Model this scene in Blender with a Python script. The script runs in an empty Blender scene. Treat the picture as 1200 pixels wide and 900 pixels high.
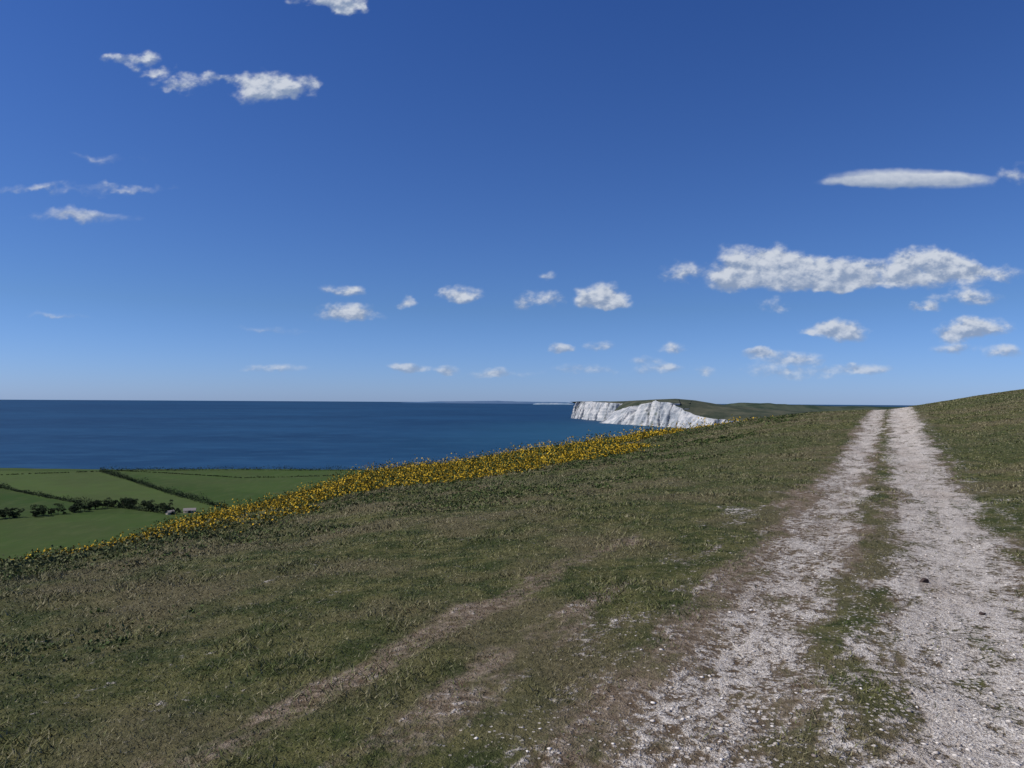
import bpy, math, numpy as np
from mathutils import Vector, Matrix
rng=np.random.default_rng(7)
scene=bpy.context.scene
# ------------------------------------------------------------------ helpers
def _h(xi,yi,seed):
    h=(xi.astype(np.int64)*374761393+yi.astype(np.int64)*668265263+seed*974634777)&0xffffffff
    h=((h^(h>>13))*1274126177)&0xffffffff
    h=(h^(h>>16))&0xffffffff
    return h/4294967295.0
def vn(x,y,seed=0):
    xi=np.floor(x);yi=np.floor(y);fx=x-xi;fy=y-yi
    fx=fx*fx*(3-2*fx);fy=fy*fy*(3-2*fy)
    a=_h(xi,yi,seed);b=_h(xi+1,yi,seed);c=_h(xi,yi+1,seed);d=_h(xi+1,yi+1,seed)
    return (a*(1-fx)+b*fx)*(1-fy)+(c*(1-fx)+d*fx)*fy
def fbm(x,y,seed=0,oct=4,g=.5):
    v=0;a=.5;n=0
    for i in range(oct):
        v=v+a*vn(x+i*17.3,y-i*9.1,seed+i);n+=a;a*=g
        x,y=2*(x*.8-y*.6),2*(x*.6+y*.8)
    return v/n
def sstep(a,b,x):
    t=np.clip((x-a)/(b-a),0,1);return t*t*(3-2*t)
def make_mesh(name,verts,faces,mat,smooth=False,attrs=None,cols=None):
    verts=np.asarray(verts,dtype=np.float32);faces=np.asarray(faces,dtype=np.int32)
    me=bpy.data.meshes.new(name)
    me.vertices.add(len(verts));me.vertices.foreach_set('co',verts.ravel())
    k=faces.shape[1]
    me.loops.add(faces.size);me.loops.foreach_set('vertex_index',faces.ravel())
    me.polygons.add(len(faces));me.polygons.foreach_set('loop_start',np.arange(0,faces.size,k,dtype=np.int32))
    if smooth: me.polygons.foreach_set('use_smooth',np.ones(len(faces),dtype=bool))
    me.update(calc_edges=True)
    if attrs:
        for n,v in attrs.items():
            a=me.attributes.new(n,'FLOAT','POINT');a.data.foreach_set('value',np.asarray(v,dtype=np.float32))
    if cols is not None:
        a=me.color_attributes.new(name='tint',type='FLOAT_COLOR',domain='POINT')
        a.data.foreach_set('color',np.hstack([cols,np.ones((len(cols),1))]).astype(np.float32).ravel())
    ob=bpy.data.objects.new(name,me);scene.collection.objects.link(ob)
    if mat: me.materials.append(mat)
    return ob
class NT:
    def __init__(s,nt): s.nt=nt
    def n(s,t,**k):
        nd=s.nt.nodes.new(t)
        for a,b in k.items(): setattr(nd,a,b)
        return nd
    def put(s,sock,v):
        if isinstance(v,bpy.types.NodeSocket): s.nt.links.new(v,sock)
        else:
            if isinstance(v,tuple) and len(v)==3 and sock.type=='RGBA': v=(*v,1)
            sock.default_value=v
    def m(s,op,a,b=0.0,c=None,clamp=False):
        nd=s.n('ShaderNodeMath',operation=op,use_clamp=clamp);s.put(nd.inputs[0],a);s.put(nd.inputs[1],b)
        if c is not None: s.put(nd.inputs[2],c)
        return nd.outputs[0]
    def vm(s,op,a,b=(0,0,0)):
        nd=s.n('ShaderNodeVectorMath',operation=op);s.put(nd.inputs[0],a);s.put(nd.inputs[1],b)
        return nd.outputs['Value'] if op in('LENGTH','DOT_PRODUCT') else nd.outputs[0]
    def mr(s,v,a,b,c=0.0,d=1.0,smooth=True):
        nd=s.n('ShaderNodeMapRange',interpolation_type='SMOOTHSTEP' if smooth else 'LINEAR')
        s.put(nd.inputs[0],v);s.put(nd.inputs[1],a);s.put(nd.inputs[2],b);s.put(nd.inputs[3],c);s.put(nd.inputs[4],d)
        return nd.outputs[0]
    def mix(s,f,a,b):
        nd=s.n('ShaderNodeMix',data_type='RGBA');s.put(nd.inputs[0],f)
        for i,v in((6,a),(7,b)):
            s.put(nd.inputs[i],v if isinstance(v,bpy.types.NodeSocket) else (*v,1))
        return nd.outputs[2]
    def noise(s,vec,scale,detail=4,rough=.55):
        nd=s.n('ShaderNodeTexNoise');s.put(nd.inputs['Vector'],vec);nd.inputs['Scale'].default_value=scale
        nd.inputs['Detail'].default_value=detail;nd.inputs['Roughness'].default_value=rough
        return nd.outputs['Fac']
    def attr(s,name): 
        nd=s.n('ShaderNodeAttribute');nd.attribute_name=name;return nd
def material(name,rough=.9,spec=.15):
    m=bpy.data.materials.new(name);m.use_nodes=True
    t=NT(m.node_tree);p=m.node_tree.nodes['Principled BSDF']
    p.inputs['Roughness'].default_value=rough;p.inputs['Specular IOR Level'].default_value=spec
    return m,t,p
def coords(t): return t.n('ShaderNodeNewGeometry').outputs['Position']

# ------------------------------------------------------------------ terrain height
TH=math.atan(.513);ST,CT=math.sin(TH),math.cos(TH)
EYE=1.6
def ts(x,y): return x*CT-y*ST, x*ST+y*CT
def base_h(x,y):
    t,s=ts(x,y)
    tt=np.maximum(-t-1.5,0);L=110
    f=-.12*(np.sqrt(tt**2+9)-3)-.001*np.minimum(tt,L)**2-.002*L*np.maximum(tt-L,0)
    rr=np.maximum(t-1.7,0)
    f=f+.24*30*np.tanh((np.sqrt(rr**2+1)-1)/30)
    g=1.25*sstep(14,64,s)-.02*np.maximum(-s,0)
    d=np.maximum(s-62,0)
    g=g-.0004*np.minimum(d,160)**2-.128*np.maximum(d-160,0)
    return f+g
# bearing tangent -> downward slope from eye level to the hill's skyline
SK=np.array([(-.807,.262),(-.692,.2285),(-.577,.212),(-.461,.1786),(-.404,.162),(-.311,.1398),(-.231,.1158),(-.173,.0995),
 (-.063,.0885),(0,.0760),(.115,.0590),(.231,.0405),(.346,.0224),(.404,.0142),(.461,.0105),(.49,.0093),(.513,.0080),(.536,.0048),
 (.577,-.002),(.634,-.0117),(.692,-.020),(.807,-.037)])
azg=np.radians(np.linspace(-60,60,481));xg=np.tan(azg)
mt=np.interp(xg,SK[:,0],SK[:,1])
kern=np.exp(-np.linspace(-2,2,9)**2);kern/=kern.sum()
mt=np.convolve(np.pad(mt,4,'edge'),kern,'valid')
corr=np.zeros_like(azg)
rg=np.exp(np.linspace(math.log(6),math.log(700),260))
A,R=np.meshgrid(azg,rg,indexing='ij')
XB,YB=R*np.sin(A),R*np.cos(A);HB=base_h(XB,YB);W=np.minimum(R,150)*sstep(8,42,R)
fade=1-sstep(math.radians(40),math.radians(58),np.abs(azg))
for it in range(14):
    M=((EYE-(HB+W*corr[:,None]))/YB).min(1)
    corr+=(M-mt)*.8*fade*np.cos(azg)
def height(x,y):
    r=np.hypot(x,y);a=np.arctan2(x,y)
    h=base_h(x,y)+np.minimum(r,150)*sstep(8,42,r)*np.interp(a,azg,corr,0,0)
    t,s=ts(x,y)
    h=h+(fbm(x*.35,y*.35,3,3)-.5)*.24*sstep(2,10,r)*(1-.75*np.exp(-(t/2.2)**2))*(1-.6*sstep(30,60,r))
    h=h+(fbm(x*2.2,y*2.2,5,4)-.5)*.065
    rut=np.exp(-((t+.82)/.45)**2)+np.exp(-((t-.58)/.5)**2)
    h=h-.035*rut*sstep(1,4,r)
    rough=sstep(6,13,-t)
    h=h+rough*(fbm(x*1.3,y*1.3,8,3)-.5)*.25
    return np.maximum(h,-175)
def chalk_f(x,y):
    t,s=ts(x,y)
    t=t+(fbm(s*.35,t*.2,21,3)-.5)*.45+(fbm(s*1.4,t*1.2,23,3)-.5)*.3
    w=1+.22*sstep(15,50,s)
    L=np.exp(-(np.abs(t+.82)/(.50*w))**3.2)*(.72+.16*sstep(10,26,s))
    Rr=np.exp(-(np.abs(t-.56)/(.68*w))**3.4)*(.92+.08*sstep(10,26,s))
    fr=.31*np.exp(-((t+1.5)/.65)**2)*(1-sstep(6,22,s))
    mid=(.60-.32*sstep(3.5,10,s))*np.exp(-((t+.2)/.25)**2)
    fr2=.35*np.exp(-((t-1.4)/.4)**2)
    p=.62*np.exp(-(((t+2.0)/.35)**2+((s-11.2)/.9)**2))
    return np.clip(np.maximum.reduce([L,Rr,fr,mid,fr2,p]),0,1)
def dirt_f(x,y):
    t,s=ts(x,y)
    t2=t+(fbm(s*.3,t*.2,31,3)-.5)*.5+(fbm(s*1.1,t*1.1,33,3)-.5)*.35
    d=np.exp(-((t2+.9)/.66)**4)*.9
    d=np.maximum(d,np.exp(-((t2-.55)/.85)**4)*.8)
    d=np.maximum(d,.70*np.exp(-((t2+2.8)/.26)**2)*(1-sstep(6,15,s)))
    d=np.maximum(d,.70*np.exp(-((t2+2.05)/.32)**2)*sstep(1.5,3,s)*(1-sstep(5,8,s)))
    d=np.maximum(d,.40*np.exp(-((t2+1.55)/.6)**2)*(1-sstep(8,22,s)))
    d=np.maximum(d,.62*np.exp(-((t2+.2)/.3)**2)*(1-sstep(4,9,s)))
    return np.clip(d,0,1)

# ------------------------------------------------------------------ ground materials
def grass_colour(t,pos):
    n0=t.noise(t.vm('MULTIPLY',pos,(.8,.5,1)),.075,3,.6)
    n1=t.noise(pos,.33,3,.65);n2=t.noise(pos,2.6,4,.68);n3=t.noise(pos,22,3,.7)
    g=t.mix(t.mr(n2,.38,.62),(.046,.060,.017),(.118,.116,.042))
    g=t.mix(t.mr(n1,.44,.60,0,.85),g,(.132,.112,.060))
    g=t.mix(t.mr(n0,.45,.60,0,.6),g,(.056,.070,.024))
    g=t.mix(t.mr(n3,.50,.75,0,.50),g,(.22,.195,.12))
    return g,n2,n3
def ground_material():
    m,t,p=material('ground_turf_chalk',.95,.1)
    pos=coords(t)
    g,n2,n3=grass_colour(t,pos)
    g=t.mix(t.mr(n3,.28,.5,.6,0),g,(.028,.030,.012))
    ch=t.attr('chalk').outputs['Fac'];di=t.attr('dirt').outputs['Fac']
    cb=t.n('ShaderNodeCombineXYZ')
    t.put(cb.inputs[0],t.vm('DOT_PRODUCT',pos,(CT,-ST,0)));t.put(cb.inputs[1],t.m('MULTIPLY',t.vm('DOT_PRODUCT',pos,(ST,CT,0)),.42))
    ap=cb.outputs[0]
    nb=t.noise(ap,3.0,5,.7);nc=t.noise(pos,13,4,.75);nf=t.noise(pos,70,3,.7);nw=t.noise(ap,.9,4,.65)
    dcol=t.mix(t.mr(nc,.35,.65),(.125,.088,.056),(.33,.265,.20))
    dm=t.m('ADD',t.m('MULTIPLY',di,.8),t.m('MULTIPLY',t.m('SUBTRACT',nb,.5),1.7))
    c=t.mix(t.mr(dm,.32,.70,0,.92),g,dcol)
    v=t.n('ShaderNodeTexVoronoi');t.put(v.inputs['Vector'],pos);v.inputs['Scale'].default_value=34
    vb=t.n('ShaderNodeSeparateColor');t.put(vb.inputs[0],v.outputs['Color'])
    stone=t.m('LESS_THAN',v.outputs['Distance'],t.m('ADD',t.m('MULTIPLY',ch,.55),t.m('MULTIPLY',vb.outputs[0],.15)))
    ccol=t.mix(vb.outputs[1],(.62,.57,.49),(.84,.79,.71))
    ccol=t.mix(t.mr(nf,.36,.60,.65,0),ccol,(.34,.27,.21))
    ccol=t.mix(t.mr(nw,.46,.66,0,.55),ccol,(.42,.35,.285))
    cm=t.m('ADD',t.m('MULTIPLY',ch,.72),t.m('ADD',t.m('MULTIPLY',t.m('SUBTRACT',nb,.5),2.1),t.m('MULTIPLY',t.m('SUBTRACT',nc,.5),1.9)))
    cm=t.mr(cm,.34,.68)
    sp=t.m('MULTIPLY',t.m('MULTIPLY',stone,t.m('GREATER_THAN',vb.outputs[2],t.m('SUBTRACT',1.10,t.m('MULTIPLY',ch,.75)))),.8)
    cm=t.m('MAXIMUM',t.m('MULTIPLY',cm,t.mr(nf,.2,.5,.55,1)),sp)
    c=t.mix(cm,c,ccol)
    t.put(p.inputs['Base Color'],c)
    b=t.n('ShaderNodeBump');b.inputs['Strength'].default_value=1.0;b.inputs['Distance'].default_value=.045
    hh=t.m('ADD',t.m('ADD',nc,t.m('MULTIPLY',nf,.5)),t.m('MULTIPLY',cm,.25))
    t.put(b.inputs['Height'],hh);t.put(p.inputs['Normal'],b.outputs[0])
    return m
gm=ground_material()
az=np.concatenate([np.linspace(-180,-62,60)[:-1],np.linspace(-62,62,850)[:-1],np.linspace(62,180,60)[:-1]])
az=np.radians(az);NA=len(az)
rr=np.concatenate([np.exp(np.linspace(math.log(.35),math.log(120),640)),np.exp(np.linspace(math.log(122),math.log(2600),90))]);NR=len(rr)
A,R=np.meshgrid(az,rr,indexing='xy')
X=(R*np.sin(A)).ravel();Y=(R*np.cos(A)).ravel();Z=height(X,Y)
i=np.arange(NR-1)[:,None]*NA;j=np.arange(NA)[None,:];j2=(j+1)%NA
F=np.stack([i+j,i+NA+j,i+NA+j2,i+j2],-1).reshape(-1,4)[:,::-1]
V=np.stack([X,Y,Z],1)
fc=V[F].mean(1);ft,fs=ts(fc[:,0],fc[:,1])
intr=(ft>-1.75)&(ft<1.75)&(np.abs(fs)<400)
def sub(name,mask):
    ff=F[mask];u,inv=np.unique(ff,return_inverse=True)
    vv=V[u]
    return make_mesh(name,vv,inv.reshape(ff.shape),gm,True,{'chalk':chalk_f(vv[:,0],vv[:,1]),'dirt':dirt_f(vv[:,0],vv[:,1])})
sub('grass_hillside',~intr);sub('chalk_track',intr)
# ------------------------------------------------------------------ grass blades
def blade_mat():
    m,t,p=material('grass_blades',.7,.15)
    pos=coords(t);g,n2,n3=grass_colour(t,pos)
    a=t.attr('rnd').outputs['Fac']
    g=t.mix(t.mr(a,.6,1.0,0,.7),g,(.24,.215,.135))
    g=t.mix(t.mr(a,0,.35,.5,0),g,(.058,.088,.024))
    hs=t.n('ShaderNodeHueSaturation');hs.inputs['Value'].default_value=1.4;t.put(hs.inputs['Color'],g)
    t.put(p.inputs['Base Color'],hs.outputs[0])
    return m
N=780000
u=rng.random(N);q=.7;r=(u*(70**q-1.8**q)+1.8**q)**(1/q);a=np.radians(rng.uniform(-47,47,N))
x=r*np.sin(a);y=r*np.cos(a)
t_,s_=ts(x,y)
keep=rng.random(N)>np.clip(chalk_f(x,y)*1.35+dirt_f(x,y)*.45-.1+(fbm(x*3,y*3,44,3)-.5)*1.5,0,.985)
keep&=fbm(x*6,y*6,55,2)+rng.random(N)*.5>.42
x,y,r,t_=x[keep],y[keep],r[keep],t_[keep];N=len(x)
z=height(x,y)
tuft=sstep(.5,.72,fbm(x*1.7,y*1.7,61,3));rough=sstep(5,14,-t_)
h=(.008+.011*rng.random(N))*(1+1.8*tuft)*(1+1.2*rough*rng.random(N)+.3*rough)*(1+r*.010)
h*=np.where(np.abs(t_)<2,.8,1)
w=(.0013+.00056*r)*(.6+.8*rng.random(N))
th=rng.uniform(0,2*np.pi,N);dx,dy=np.cos(th)*w,np.sin(th)*w
la=rng.uniform(0,2*np.pi,N);ll=h*rng.uniform(.3,2.0,N)
V1=np.stack([x-dx,y-dy,z-.004],1);V2=np.stack([x+dx,y+dy,z-.004],1);V3=np.stack([x+np.cos(la)*ll,y+np.sin(la)*ll,z+h],1)
VV=np.stack([V1,V2,V3],1).reshape(-1,3)
make_mesh('meadow_grass',VV,np.arange(3*N).reshape(-1,3),blade_mat(),False,{'rnd':np.repeat(rng.random(N),3)})

# ------------------------------------------------------------------ chalk stones
def stones(name,n,mat,sel,size):
    u=rng.random(n*6);q=.8;r=(u*(45**q-1.8**q)+1.8**q)**(1/q);a=np.radians(rng.uniform(-45,47,n*6))
    x=r*np.sin(a);y=r*np.cos(a);k=rng.random(n*6)<sel(x,y);x=x[k][:n];y=y[k][:n];r=r[k][:n];n=len(x)
    z=height(x,y)
    s=size[0]+(size[1]-size[0])*rng.random(n)**5;s*=1+.02*r
    base=np.array([(1,0,0),(.3,.95,0),(-.8,.6,0),(-.8,-.6,0),(.3,-.95,0),(.1,.1,.75),(0,0,-.6)],float)
    P=base[None]*(1+rng.uniform(-.35,.35,(n,7,3)));P*=np.stack([s,s*rng.uniform(.5,1,n),s*rng.uniform(.3,.65,n)],1)[:,None,:]
    th=rng.uniform(0,6.28,n);c,sn=np.cos(th)[:,None],np.sin(th)[:,None]
    Q=np.stack([P[...,0]*c-P[...,1]*sn+x[:,None],P[...,0]*sn+P[...,1]*c+y[:,None],P[...,2]+z[:,None]+.05*s[:,None]],-1)
    f=np.array([(i,(i+1)%5,5) for i in range(5)]+[((i+1)%5,i,6) for i in range(5)])
    Fa=(np.arange(n)[:,None,None]*7+f[None]).reshape(-1,3)
    return make_mesh(name,Q.reshape(-1,3),Fa,mat,False,{'rnd':np.repeat(rng.random(n),7)})
m,t,p=material('chalk_stone',.9,.1)
aa=t.attr('rnd').outputs['Fac'];c=t.mix(aa,(.26,.21,.17),(.76,.71,.64));t.put(p.inputs['Base Color'],c)
stones('chalk_stones',36000,m,lambda x,y:np.clip(chalk_f(x,y)**2.4+.0012,0,1)*np.clip(fbm(x*2,y*2,91,3)*2.2-.5,.05,1),(.003,.019))
def clod(name,x,y,s,seed):
    import bmesh
    bm=bmesh.new();bmesh.ops.create_icosphere(bm,subdivisions=3,radius=1)
    r2=np.random.default_rng(seed);dirs=r2.normal(size=(10,3));dirs/=np.linalg.norm(dirs,axis=1)[:,None];am=r2.uniform(.55,.9,10)
    for v in bm.verts:
        d=np.array(v.co);k=1.0
        for dd,a_ in zip(dirs,am):
            c_=float(d@dd)
            if c_>0: k=min(k,a_/max(c_,.01))
        v.co=Vector(d*k*(1,.75,.5)*s)
    me=bpy.data.meshes.new(name);bm.to_mesh(me);bm.free()
    o=bpy.data.objects.new(name,me);scene.collection.objects.link(o)
    o.location=(x,y,float(height(np.array([x]),np.array([y]))[0])+.25*s);o.rotation_euler=(0,0,seed)
    m_=bpy.data.materials.get('dark_flint')
    if not m_:
        m_,t,p=material('dark_flint',.7,.3);po=coords(t);t.put(p.inputs['Base Color'],t.mix(t.noise(po,60,4),(.02,.014,.012),(.09,.06,.05)))
    me.materials.append(m_)
clod('flint_stone',3.75,6.75,.055,1);clod('flint_stone',3.66,5.78,.03,3);clod('flint_stone',4.15,7.6,.02,5)

# ------------------------------------------------------------------ leafy masses
def leaf_mass(name,cx,cy,cz,rx,ry,rz,per,size,colfun,mat):
    n=len(cx);k=per;idx=np.repeat(np.arange(n),k);T=n*k
    d=rng.normal(size=(T,3));d/=np.linalg.norm(d,axis=1)[:,None];d[:,2]=np.abs(d[:,2])*1.0-.1
    rad=(.55+.5*rng.random(T)**.6)
    lump=.75+.5*vn(d[:,0]*2.3+idx*3.1,d[:,1]*2.3+d[:,2]*2.9+idx*1.7,9)
    P=d*(rad*lump)[:,None]*np.stack([rx[idx],ry[idx],rz[idx]],1)+np.stack([cx[idx],cy[idx],cz[idx]],1)
    s=size[idx] if isinstance(size,np.ndarray) else np.full(T,size)
    s=s*rng.uniform(.6,1.4,T)
    a=rng.normal(size=(T,3));a/=np.linalg.norm(a,axis=1)[:,None]
    b=np.cross(a,rng.normal(size=(T,3)));b/=np.linalg.norm(b,axis=1)[:,None]
    V=np.stack([P-a*s[:,None],P+b*s[:,None]*.8,P+a*s[:,None],P-b*s[:,None]*.8],1).reshape(-1,3)
    col=colfun(idx,d,rad,T)
    return make_mesh(name,V,np.arange(4*T).reshape(-1,4),mat,False,cols=np.repeat(col,4,0))
def tint_mat(name):
    m,t,p=material(name,.75,.15);c=t.attr('tint').outputs['Color']
    t.put(p.inputs['Base Color'],c);return m
leafm=tint_mat('leaf_tint')
# gorse: band on the shoulder of the hill
n=54000
s=rng.uniform(2,175,n);t_=-(8+rng.random(n)**1.3*45)
x=t_*CT+s*ST;y=-t_*ST+s*CT
inner=-12.2+8*(fbm(s*.11,t_*.12+2,71,4)-.5)*2-2.5*np.exp(-((s-75)/25)**2)-3*(1-sstep(4,16,s))
edge=(inner-t_)
patch=fbm(x*.2,y*.2,73,4)
r=np.hypot(x,y)
keep=(edge>0)&(patch+.18*sstep(0,8,edge)>.50)&(y>5)&(r<185)
keep&=rng.random(n)<np.clip(1.3-r/110,.25,1)
x,y,s,t_,patch,edge,r=[q_[keep] for q_ in (x,y,s,t_,patch,edge,r)]
n=len(x);print('GORSE',n)
big=(rng.random(n)<.12)*sstep(20,40,r)
hh=rng.uniform(.10,.32,n)*(.7+.7*patch)*(.8+.95*sstep(20,75,r))*(1+1.3*big);ww=hh*rng.uniform(1.0,1.8,n)
yel=np.clip(sstep(.36,.52,fbm(x*.16+5,y*.16,77,4)+.06*sstep(0,8,edge)+.26*sstep(4,18,s)-.15),0,1)*rng.uniform(.40,1,n)
lowg=1-sstep(6,20,s)
def gcol(idx,d,rad,T):
    lg=lowg[idx][:,None]
    g=(np.array([.052,.074,.020])*(1-lg)+np.array([.095,.108,.042])*lg)*rng.uniform(.5,1.5,(T,1))
    yl=np.array([.60,.39,.025])*rng.uniform(.5,1.15,(T,1))
    isy=rng.random(T)<yel[idx]*np.clip(.22+.75*d[:,2]+.4*(rad-.7),.04,.88)
    return np.where(isy[:,None],yl,g)
leaf_mass('gorse_thicket',x,y,height(x,y)-.03,ww,ww,hh,44,.013+.00074*r,gcol,leafm)
# low rough scrub between turf and gorse
n=17000
s=rng.uniform(-5,90,n);t_=-rng.uniform(5,30,n);x=t_*CT+s*ST;y=-t_*ST+s*CT
patch=fbm(x*.25,y*.25,83,3)
keep=(patch+.17*sstep(6,14,-t_)+.06*rng.random(n)>.60)&(y>4);x,y,patch=x[keep],y[keep],patch[keep];n=len(x)
r=np.hypot(x,y);hh=rng.uniform(.04,.15,n);ww=hh*rng.uniform(1.2,2.4,n)
def scol(idx,d,rad,T):
    b=np.where(rng.random(n)<.3,1,0)[idx][:,None]
    return (np.array([.072,.100,.030])*(1-b)+np.array([.15,.14,.07])*b)*rng.uniform(.5,1.5,(T,1))
leaf_mass('heath_scrub',x,y,height(x,y)-.02,ww,ww,hh,36,.009+.0007*r,scol,leafm)

# ------------------------------------------------------------------ farmland
def zf(x,y): return 1.6-(119+.006*y)+3*(fbm(x*.004,y*.004,101,3)-.5)
CO=np.array([(-4000,900),(-2200,1150),(-1300,1300),(-900,1335),(-680,1325),(-480,1345),(-284,1350),(-100,1290),(150,1150),(500,1000)],float)
xs=np.linspace(-4000,500,560);
ys=np.concatenate([np.linspace(0,1,150),[1.002,1.004]])
cyv=np.interp(xs,CO[:,0],CO[:,1])+10*(fbm(xs*.02,xs*0,111,4)-.5)
XX,TT=np.meshgrid(xs,ys);CC=np.tile(cyv,(len(ys),1))
YY=250+(CC-250)*np.minimum(TT,1)+np.where(TT>1,(TT-1)*8000,0)
ZZ=zf(XX,YY);ZZ=np.where(TT>1.003,-155,np.where(TT>1.001,ZZ-6,ZZ))
nx=len(xs);ny=len(ys)
i=np.arange(ny-1)[:,None]*nx;j=np.arange(nx-1)[None,:]
FF=np.stack([i+j,i+j+1,i+nx+j+1,i+nx+j],-1).reshape(-1,4)
HA=[(-711,1284),(-489,1021),(-316,829),(-200,700)];HBm=[(-1150,1290),(-720,1040),(-574,922),(-502,870),(-355,789),(-316,829)]
xf,yf=XX.ravel(),YY.ravel()
ha=np.interp(xf,[q_[0] for q_ in HA],[q_[1] for q_ in HA]);hb=np.interp(xf,[-1150,-720,-574,-502,-355],[1290,1040,922,870,789]);hc=np.interp(xf,[-900,-560,-478,-355],[700,735,783,795])
hd=np.interp(xf,[-711,-489,-316,-200],[1310,1110,960,880])
tone=np.where(yf>hd,.50,np.where(yf>ha,.25,np.where(yf>hb,.85,np.where(yf>hc,.1,.45))))
m,t,p=material('field_pasture',.95,.05);po=coords(t)
tn=t.attr('tone').outputs['Fac'];c=t.mix(tn,(.030,.060,.013),(.070,.104,.030))
c=t.mix(t.mr(t.noise(po,.012,6,.65),.4,.65,0,.55),c,(.055,.070,.026));
c=t.mix(t.mr(t.noise(t.vm('MULTIPLY',po,(1,.3,1)),.09,5,.7),.45,.7,0,.35),c,(.09,.11,.042))
sl=t.n('ShaderNodeSeparateXYZ');t.put(sl.inputs[0],po)
c=t.mix(t.mr(sl.outputs[2],-134,-130,1,0),c,(.22,.15,.09))
t.put(p.inputs['Base Color'],c)
make_mesh('farm_fields',np.stack([xf,yf,ZZ.ravel()],1),FF,m,True,{'tone':tone})
def along(pts,step):
    out=[]
    for a,b in zip(pts[:-1],pts[1:]):
        a=np.array(a,float);b=np.array(b,float);L=np.linalg.norm(b-a);k=max(2,int(L/step))
        out.append(a+(b-a)*np.linspace(0,1,k,endpoint=False)[:,None])
    return np.vstack(out)
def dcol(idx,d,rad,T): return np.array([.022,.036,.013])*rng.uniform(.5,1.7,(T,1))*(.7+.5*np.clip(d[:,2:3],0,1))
def hedge(name,pts,step,hgt,wid,per=26,gap=.1):
    P=along(pts,step);P=P[rng.random(len(P))>gap];P+=rng.normal(size=P.shape)*.7
    k=len(P);v=rng.uniform(.6,1.4,k)*(.4+1.2*vn(P[:,0]*.03,P[:,1]*.03,7))
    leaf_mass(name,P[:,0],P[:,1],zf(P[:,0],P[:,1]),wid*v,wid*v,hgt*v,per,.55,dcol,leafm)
hedge('field_hedge',HA[:3],1.6,6.5,3.4)
hedge('field_hedge',HBm[:5],1.6,5.2,2.8)
hedge('field_hedge',[(-711,1290),(-480,1318),(-284,1325),(-100,1270)],2,7,4)
hedge('field_hedge',[(-690,1300),(-430,1180),(-250,1240)],3,1.5,1.5)
hedge('field_hedge',[(-900,1180),(-711,1284)],2,1.8,1.5,gap=.4)
def bark():
    m,t,p=material('bark',.9,.1);t.put(p.inputs['Base Color'],t.mix(t.noise(coords(t),3,4),(.05,.035,.025),(.11,.085,.06)));return m
bk=bark()
P=along([(-640,700),(-520,742),(-478,783),(-450,850),(-400,822),(-362,806)],3.6);P+=rng.normal(size=P.shape)*4
Vt=[];Ft=[]
cxs=[];cys=[];czs=[];rs=[]
for (x0,y0) in P:
    H=rng.uniform(5,14);z0=float(zf(np.array([x0]),np.array([y0]))[0])
    def limb(a,b,r0,r1):
        o=len(Vt);a=np.array(a);b=np.array(b)
        for pnt,r_ in((a,r0),(b,r1)):
            for k in range(6): Vt.append(pnt+np.array([math.cos(k*1.047),math.sin(k*1.047),0])*r_)
        for k in range(6): Ft.append((o+k,o+(k+1)%6,o+6+(k+1)%6,o+6+k))
    limb((x0,y0,z0-.3),(x0,y0,z0+H*.45),.35,.2)
    for k in range(6):
        aa=rng.uniform(0,6.28);e=(x0+math.cos(aa)*H*.25,y0+math.sin(aa)*H*.25,z0+H*rng.uniform(.2,.8))
        limb((x0,y0,z0+H*.2),e,.16,.05);cxs.append(e[0]);cys.append(e[1]);czs.append(e[2]-.8);rs.append(H*rng.uniform(.17,.28))
tr=bpy.data.objects.new('tree_clump',None);scene.collection.objects.link(tr)
o=make_mesh('trunks',np.array(Vt),np.array(Ft),bk);o.parent=tr
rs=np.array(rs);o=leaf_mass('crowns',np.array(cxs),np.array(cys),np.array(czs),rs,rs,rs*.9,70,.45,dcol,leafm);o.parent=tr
def simple(name,c,rough=.8):
    m,t,p=material(name,rough,.2);t.put(p.inputs['Base Color'],t.mix(t.noise(coords(t),.8,4),tuple(v*.8 for v in c),c));return m
wallm=simple('barn_wall',(.36,.32,.27));roofm=simple('barn_roof',(.22,.20,.19));dark=simple('opening',(.03,.03,.03))
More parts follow.
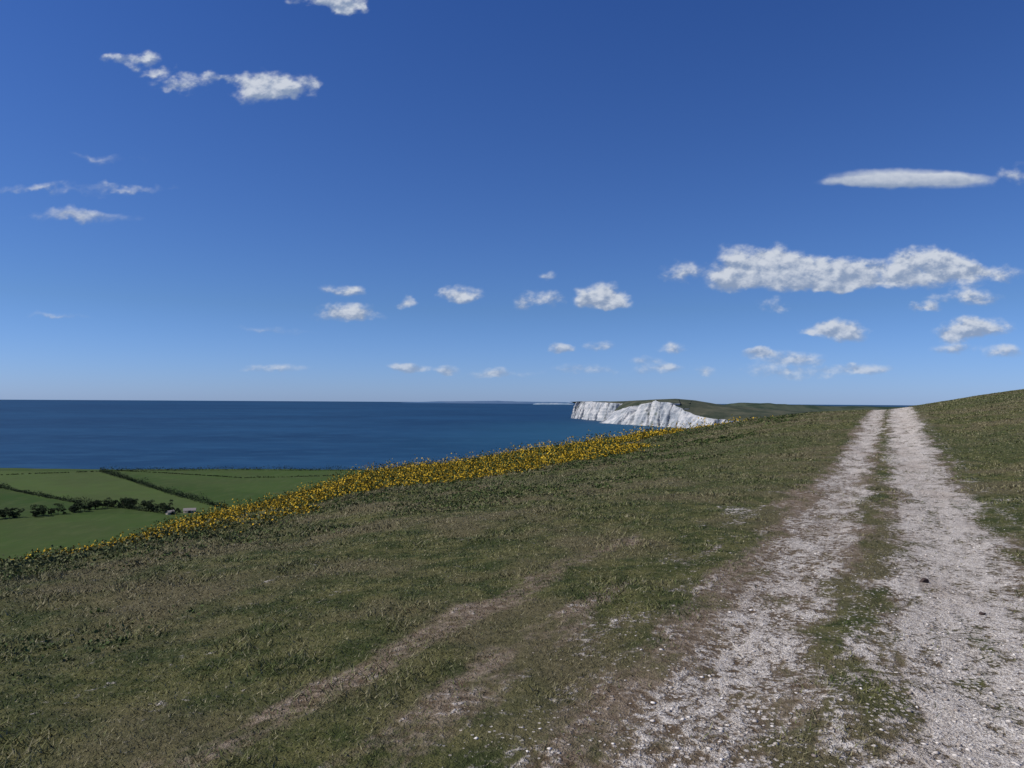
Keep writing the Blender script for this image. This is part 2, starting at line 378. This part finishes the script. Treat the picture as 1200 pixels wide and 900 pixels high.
def barn(x0,y0,L,Wd,Hh,rot):
    e=bpy.data.objects.new('farm_barn',None);scene.collection.objects.link(e)
    e.location=(x0,y0,float(zf(np.array([x0]),np.array([y0]))[0]));e.rotation_euler=(0,0,rot)
    l,w=L/2,Wd/2;rg_=Hh+Wd*.35
    v=[(-l,-w,-1),(l,-w,-1),(l,w,-1),(-l,w,-1),(-l,-w,Hh),(l,-w,Hh),(l,w,Hh),(-l,w,Hh)]
    a=make_mesh('walls',v,[(0,1,5,4),(1,2,6,5),(2,3,7,6),(3,0,4,7)],wallm)
    g=make_mesh('gables',[(-l,-w,Hh),(-l,w,Hh),(-l,0,rg_),(l,-w,Hh),(l,w,Hh),(l,0,rg_)],[(1,0,2),(3,4,5)],wallm)
    k=.5;rf=make_mesh('roof',[(-l-k,-w-k,Hh-.2),(l+k,-w-k,Hh-.2),(l+k,0,rg_+.15),(-l-k,0,rg_+.15),(-l-k,w+k,Hh-.2),(l+k,w+k,Hh-.2)],[(0,1,2,3),(3,2,5,4)],roofm)
    vs=[];fs_=[]
    for cx_,ww_,z0,z1 in((-l*.6,1,1,2.2),(0,2.6,0,3),(l*.6,1,1,2.2)):
        o_=len(vs);vs+=[(cx_-ww_/2,-w-.03,z0),(cx_+ww_/2,-w-.03,z0),(cx_+ww_/2,-w-.03,z1),(cx_-ww_/2,-w-.03,z1)];fs_.append((o_,o_+1,o_+2,o_+3))
    d=make_mesh('doors_windows',vs,fs_,dark)
    for q_ in(a,g,rf,d): q_.parent=e
barn(-349,806,12,6,2.8,.3);barn(-364,793,8,5,2.4,1.2)

# ------------------------------------------------------------------ sea
m,t,p=material('sea_water',.55,.10);po=coords(t)
sc=t.vm('MULTIPLY',po,(.6,1.0,1.0))
n1=t.noise(sc,.0011,6,.6);n2=t.noise(sc,.012,5,.65);n3=t.noise(po,.00022,3,.5)
c=t.mix(t.mr(n1,.35,.68),(.007,.037,.088),(.013,.060,.130))
c=t.mix(t.mr(n2,.42,.7,0,.55),c,(.024,.086,.165))
c=t.mix(t.mr(n3,.4,.65,0,.5),c,(.006,.031,.080))
sx_=t.n('ShaderNodeSeparateXYZ');t.put(sx_.inputs[0],po)
dc=t.vm('LENGTH',t.vm('MULTIPLY',t.vm('SUBTRACT',po,(750,3300,-148.4)),(1,.45,1)))
c=t.mix(t.mr(t.m('ADD',dc,t.m('MULTIPLY',n1,500)),500,1700,.5,0),c,(.022,.105,.165))
t.put(p.inputs['Base Color'],c)
b=t.n('ShaderNodeBump');b.inputs['Strength'].default_value=.5;b.inputs['Distance'].default_value=5;t.put(b.inputs['Height'],n2);t.put(p.inputs['Normal'],b.outputs[0])
ra=np.concatenate([[10],np.exp(np.linspace(math.log(300),math.log(60000),50))]);aa=np.linspace(0,2*np.pi,181)[:-1]
A,R=np.meshgrid(aa,ra);VS=np.stack([(R*np.sin(A)).ravel(),(R*np.cos(A)).ravel(),np.full(A.size,-148.4)],1)
i=np.arange(len(ra)-1)[:,None]*180;j=np.arange(180)[None,:];j2=(j+1)%180
make_mesh('sea',VS,np.stack([i+j,i+j2,i+180+j2,i+180+j],-1).reshape(-1,4)[:,::-1],m,True)

# ------------------------------------------------------------------ chalk headland
# base x,y, cliff-top z, ridge x,y,z (z relative to eye), white share of the slope above
HD=[(500,6466,-10,520,6700,-8,0),(530,6300,0,600,6600,-2,0),(560,6150,-3,680,6500,-1,0),(655,5680,-10,800,6000,0,0),(790,5480,-20,920,5800,4,.1),
(610,5080,-130,900,5550,6,.3),(690,4860,-80,930,5400,8,.35),(765,4690,-30,960,5300,10,.2),
(835,4520,8,1010,5200,14,0),(885,4390,-10,1110,5000,20,0),(935,4270,-48,1230,4950,9,0),(985,4150,-84,1360,4900,-13,0),(1080,4030,-100,1580,4850,-36,0),
(1350,3950,-116,1900,4850,-54,0),(1700,3950,-120,2300,4900,-66,0),(2400,4000,-120,3200,5000,-70,0)]
HD=np.array(HD,float);seg=np.concatenate([[0],np.cumsum(np.hypot(*np.diff(HD[:,:2],axis=0).T))])
ni=1200;q_=np.linspace(0,seg[-1],ni);D=[np.interp(q_,seg,HD[:,k]) for k in range(7)]
kz=np.exp(-np.linspace(-2,2,13)**2);kz/=kz.sum()
for k in range(7): D[k]=np.convolve(np.pad(D[k],6,'edge'),kz,'valid')
bx,by,tz,rx_,ry_,rz_,wsl=D
tz=tz+10*(fbm(q_*.014,q_*0,201,4)-.5);rz_=rz_+5*(fbm(q_*.006,q_*0,205,3)-.5)
nxn,nyn=.80,.60
rows=[];mask=[]
SL=-152.0;TZ=np.minimum(tz,rz_+4)+EYE;RZ=rz_+EYE
nc_=56
for k in range(nc_):
    f=k/(nc_-1)
    zz=SL+(TZ-SL)*f
    cleft=1-np.abs(2*fbm(q_*.011+zz*.002,zz*.0015,231,3)-1)
    ledge=.5*(np.floor(f*6+1.2*fbm(q_*.02,q_*0,241,3))-f*6)
    set_=6+70*f**1.1
    gul=(fbm(q_*.007,zz*.003,211,4)-.5)*110+70*sstep(.86,.99,cleft)*(.4+.6*f)+(fbm(q_*.05,zz*.02,215,3)-.5)*22+ledge*9
    rows.append(np.stack([bx+nxn*(set_+gul),by+nyn*(set_+gul),zz],1));mask.append(np.ones(ni))
ex,ey=rows[-1][:,0],rows[-1][:,1]
for k in range(1,26):
    f=k/25
    zz=TZ+(RZ-TZ)*np.sin(f*np.pi/2)+3*(fbm(q_*.01+f*3,f*8+q_*0,221,3)-.5)*math.sin(f*3.14)
    rows.append(np.stack([ex+(rx_-ex)*f,ey+(ry_-ey)*f,zz],1));mask.append((f<wsl).astype(float))
for k in range(1,12):
    f=k/11
    rows.append(np.stack([rx_+250*f,ry_+700*f,RZ+(SL-RZ)*f**1.6],1));mask.append(np.zeros(ni))
VH=np.vstack(rows);nr=len(rows);i=np.arange(nr-1)[:,None]*ni;j=np.arange(ni-1)[None,:]
m,t,p=material('headland_chalk_grass',.95,.05);po=coords(t)
wv=t.attr('white').outputs['Fac'];st=t.noise(t.vm('MULTIPLY',po,(1,1,.35)),.018,6,.7);st2=t.noise(t.vm('MULTIPLY',po,(.3,.3,2.0)),.025,5,.65)
cw=t.mix(t.mr(st,.40,.60),(.27,.295,.32),(.54,.535,.52));cw=t.mix(t.mr(st2,.50,.66,0,.5),cw,(.28,.31,.32))  # shadow grey of ledges and clefts painted into the chalk colour
cw=t.mix(t.mr(t.noise(po,.011,6,.75),.56,.64,0,.8),cw,(.12,.14,.11))
cg=t.mix(t.mr(t.noise(po,.006,5,.65),.4,.65),(.046,.058,.038),(.095,.097,.064))
wm=t.mr(t.m('ADD',wv,t.m('MULTIPLY',t.m('SUBTRACT',t.noise(po,.02,5,.7),.5),.9)),.35,.65)
t.put(p.inputs['Base Color'],t.mix(wm,cg,cw))
make_mesh('chalk_headland',VH,np.stack([i+j,i+j+1,i+ni+j+1,i+ni+j],-1).reshape(-1,4),m,True,{'white':np.concatenate(mask)})
def ridge(name,pts,depth,col1,col2,sc_,amp):
    pts=np.array(pts,float);k=300;q=np.linspace(0,1,k);qq=np.linspace(0,1,len(pts))
    x=np.interp(q,qq,pts[:,0]);y=np.interp(q,qq,pts[:,1]);z=np.interp(q,qq,pts[:,2])+EYE+amp*(fbm(q*25,q*0,301,4)-.5)
    rows=[]
    for f in np.linspace(-1,1,21): rows.append(np.stack([x,y+depth*f,SL+(z-SL)*(1-abs(f)**2.2)],1))
    V=np.vstack(rows);i=np.arange(20)[:,None]*k;j=np.arange(k-1)[None,:]
    m,t,p=material(name+'_surface',1,0);t.put(p.inputs['Base Color'],t.mix(t.mr(t.noise(coords(t),sc_,5),.4,.6),col1,col2))  # aerial haze is painted into both fixed surface colours
    make_mesh(name,V,np.stack([i+j,i+j+1,i+k+j+1,i+k+j],-1).reshape(-1,4),m,True)
ridge('distant_hill',[(2000,8000,-90),(2250,8000,-30),(2450,8000,-8),(2750,8000,-10),(3050,8000,-26),(3500,8000,-36),(4200,8100,-40),(5000,8200,-50)],500,(.035,.055,.038),(.070,.085,.060),.006,12)
ridge('distant_coast',[(-5600,38000,-130),(-3800,38000,-55),(-2000,38000,-38),(-800,38000,-12),(400,38000,-40),(1500,38000,-50),(2700,38000,-55),(3500,38000,-120)],900,(.07,.135,.24),(.09,.15,.25),.0005,18)  # blue-grey distance haze painted as land colour
ridge('far_chalk_cliff',[(850,30000,-135),(1000,30000,-88),(1500,30000,-86),(2050,30000,-84),(2300,30000,-90),(2500,30000,-140)],200,(.18,.26,.34),(.30,.36,.42),.002,14)  # chalk white dulled by painted distance haze

# ------------------------------------------------------------------ clouds: thin glowing sheets far out over the sea, light and shade painted in
CL=[(-.262,.545,.055,.020,.9,1),(-.30,.558,.05,.014,.7,1),(-.235,.532,.025,.014,.8,1),(-.52,.460,.035,.014,.65,1),(-.49,.447,.03,.010,.5,1),(-.456,.4305,.06,.014,.65,1),(-.342,.428,.050,.034,1,1),(-.305,.428,.035,.026,.8,1),(-.398,.442,.035,.012,.55,1),
(-.646,.279,.10,.010,.38,.5),(-.525,.286,.07,.008,.38,.5),(-.588,.247,.085,.014,.52,.5),(-.56,.324,.06,.010,.28,.5),(.545,.303,.13,.019,1,.2),(.49,.299,.09,.010,.6,.25),(.60,.305,.07,.011,.5,.25),(.69,.315,.04,.018,.5,.6),
(.311,.180,.062,.040,1.05,1),(.36,.184,.05,.034,.95,1),(.43,.176,.08,.030,1.0,1),(.50,.178,.06,.028,.9,1),(.555,.184,.06,.038,.95,1),(.60,.182,.05,.030,.85,1),(.645,.176,.06,.020,.7,1),(.225,.176,.04,.022,.6,1),(.37,.160,.14,.014,.6,.8),(.52,.160,.14,.014,.65,.8),
(.1176,.139,.038,.028,1.05,1),(.135,.132,.03,.014,.8,1),(-.069,.141,.032,.016,.8,1),(-.2215,.1155,.058,.018,.9,1),(-.231,.148,.03,.013,.55,1),(-.142,.1337,.020,.013,.7,1),(.0196,.138,.024,.018,.55,1),(.055,.136,.03,.014,.45,1),(.05,.168,.02,.008,.3,1),
(.444,.0956,.055,.018,.8,1),(.41,.098,.04,.012,.45,1),(.629,.1006,.060,.022,.95,1),(.60,.092,.05,.014,.7,1),(.556,.129,.026,.012,.7,1),(.611,.142,.06,.015,.5,1),(.3576,.1347,.035,.014,.5,1),
(.0634,.069,.024,.010,.85,1),(-.135,.0447,.034,.010,.85,1),(-.09,.0416,.018,.009,.7,1),(-.025,.0396,.038,.012,.6,1),(.196,.0422,.045,.013,.6,1),(.2215,.0736,.034,.012,.55,1),(.18,.055,.03,.01,.4,1),
(.334,.0634,.030,.010,.7,1),(.392,.0425,.10,.018,.52,1),(.467,.0449,.06,.012,.52,1),(.38,.058,.06,.011,.45,1),(.263,.0405,.024,.010,.6,1),(.115,.0754,.034,.010,.42,1),(-.323,.0385,.06,.009,.42,1),(.669,.068,.04,.012,.45,1),(.6,.0745,.05,.012,.42,1),(.10,.04,.06,.011,.45,1),(-.02,.035,.08,.008,.32,1),(-.62,.108,.06,.006,.28,.5),(-.33,.095,.08,.006,.26,.5)]
st_=.00085
gx_=np.arange(-.84,.84,st_);gy_=np.arange(.004,.60,st_);GX,GY=np.meshgrid(gx_,gy_)
wx=(fbm(GX*18,GY*26,401,5)-.5)*.055+(fbm(GX*70,GY*90,405,4)-.5)*.020;wy=(fbm(GX*18,GY*26,411,5)-.5)*.030+(fbm(GX*70,GY*90,415,4)-.5)*.012
sc_w=np.clip(.35+GY*2.2,.35,1)
UX=GX+wx*sc_w;UY=GY+wy*sc_w
DD=np.zeros_like(GX);YY_=np.zeros_like(GX);AM=np.full_like(GX,1.0)
for (a,b,c,e,wt,am) in CL:
    lx=(UX-a)/c;lyy=(UY-b)/e
    if am<.4: lx=(GX-a)/c+(UX-GX)*6;lyy=(GY-b)/e+(UY-GY)*16
    lyy=np.where(lyy<0,lyy*1.35,lyy)
    v=np.clip(1-np.sqrt(lx**2+lyy**2),0,1)*wt*1.7
    DD+=v;YY_+=v*lyy;AM=np.where(v>.02,am,AM)
LY=YY_/np.maximum(DD,.03)
n1=fbm(GX*42,GY*66,421,7,.62);n2=fbm((GX-.006)*42,(GY+.007)*66,421,5,.60)
al=sstep(-.10,1.40,np.minimum(DD,1.25)+(n1-.5)*1.8*AM)*sstep(0,.45,DD)
al=np.clip(al*1.12,0,.93)*np.clip(.65+GY*3,0,1)
sh=sstep(-.2,1.05,.44+LY*.75+(n1-n2)*2.6*AM)  # painted self-shadow: bright tops, grey undersides, relief towards the sun
CC_=np.array([.25,.325,.47])[None,None]*(1-sh[...,None])+np.array([.63,.67,.74])[None,None]*sh[...,None]
haze=np.exp(-GY/.05)[...,None]*.35
CC_=CC_*(1-haze)+np.array([.40,.49,.62])*haze
ny_,nx_=GX.shape
DIST=52000
den=np.sqrt(1+GX**2+GY**2)
VC=np.stack([GX/den*DIST,1/den*DIST,GY/den*DIST+EYE],-1).reshape(-1,3)
i=np.arange(ny_-1)[:,None]*nx_;j=np.arange(nx_-1)[None,:]
FC=np.stack([i+j,i+j+1,i+nx_+j+1,i+nx_+j],-1).reshape(-1,4)
alf=al.reshape(-1);FC=FC[alf[FC].max(1)>.004]
uq,inv=np.unique(FC,return_inverse=True);print('CLOUDFACES',len(FC))
m=bpy.data.materials.new('cloud_painted_glow');m.use_nodes=True;t=NT(m.node_tree);m.node_tree.nodes.remove(m.node_tree.nodes['Principled BSDF'])
em=t.n('ShaderNodeEmission');t.put(em.inputs[0],t.attr('tint').outputs['Color']);tp=t.n('ShaderNodeBsdfTransparent')  # sheets emit the painted cloud tones instead of taking sunlight
mx=t.n('ShaderNodeMixShader');t.put(mx.inputs[0],t.attr('alpha').outputs['Fac']);t.put(mx.inputs[1],tp.outputs[0]);t.put(mx.inputs[2],em.outputs[0])
t.put(m.node_tree.nodes['Material Output'].inputs[0],mx.outputs[0])
try: m.cycles.emission_sampling='NONE'
except Exception: pass
make_mesh('clouds',VC[uq],inv.reshape(FC.shape),m,True,{'alpha':alf[uq]},CC_.reshape(-1,3)[uq])

# ------------------------------------------------------------------ sun + sky
SAZ=math.radians(262);SEL=math.radians(47)
d=Vector((math.sin(SAZ)*math.cos(SEL),math.cos(SAZ)*math.cos(SEL),math.sin(SEL)))
L=bpy.data.lights.new('sun','SUN');L.energy=4.3;L.angle=math.radians(.53);L.color=(1,.94,.85)
so=bpy.data.objects.new('sun',L);scene.collection.objects.link(so);so.rotation_euler=d.to_track_quat('Z','Y').to_euler();so.location=(-50,-30,80)
w=bpy.data.worlds.new('World');scene.world=w;w.use_nodes=True;nt=w.node_tree;t=NT(nt)
sky=t.n('ShaderNodeTexSky',sky_type='NISHITA');sky.sun_disc=False;sky.sun_elevation=SEL;sky.sun_rotation=SAZ
sky.altitude=150;sky.air_density=1.0;sky.dust_density=.25;sky.ozone_density=3.5
tc=t.n('ShaderNodeTexCoord').outputs['Generated'];sx=t.n('ShaderNodeSeparateXYZ');t.put(sx.inputs[0],tc)
tint=t.mix(t.mr(sx.outputs[2],0.0,.12,0,1,False),(.46,.67,1.34),(.40,.58,.93))
tint=t.mix(t.mr(sx.outputs[2],.12,.48,0,1,False),tint,(.29,.50,.94))
mu=t.vm('MULTIPLY',sky.outputs[0],tint)
bg=nt.nodes['Background'];bg.inputs[1].default_value=.1;t.put(bg.inputs[0],mu)

# ------------------------------------------------------------------ camera
cam=bpy.data.cameras.new('camera');co=bpy.data.objects.new('camera',cam);scene.collection.objects.link(co)
cam.lens=26.0;cam.sensor_width=36;cam.clip_start=.05;cam.clip_end=120000
co.matrix_world=Matrix.Translation((0,0,EYE))@Matrix.Rotation(math.radians(90+1.29),4,'X')@Matrix.Rotation(math.radians(.37),4,'Z')
scene.camera=co
scene.view_settings.view_transform='Standard';scene.view_settings.look='None';scene.view_settings.exposure=0
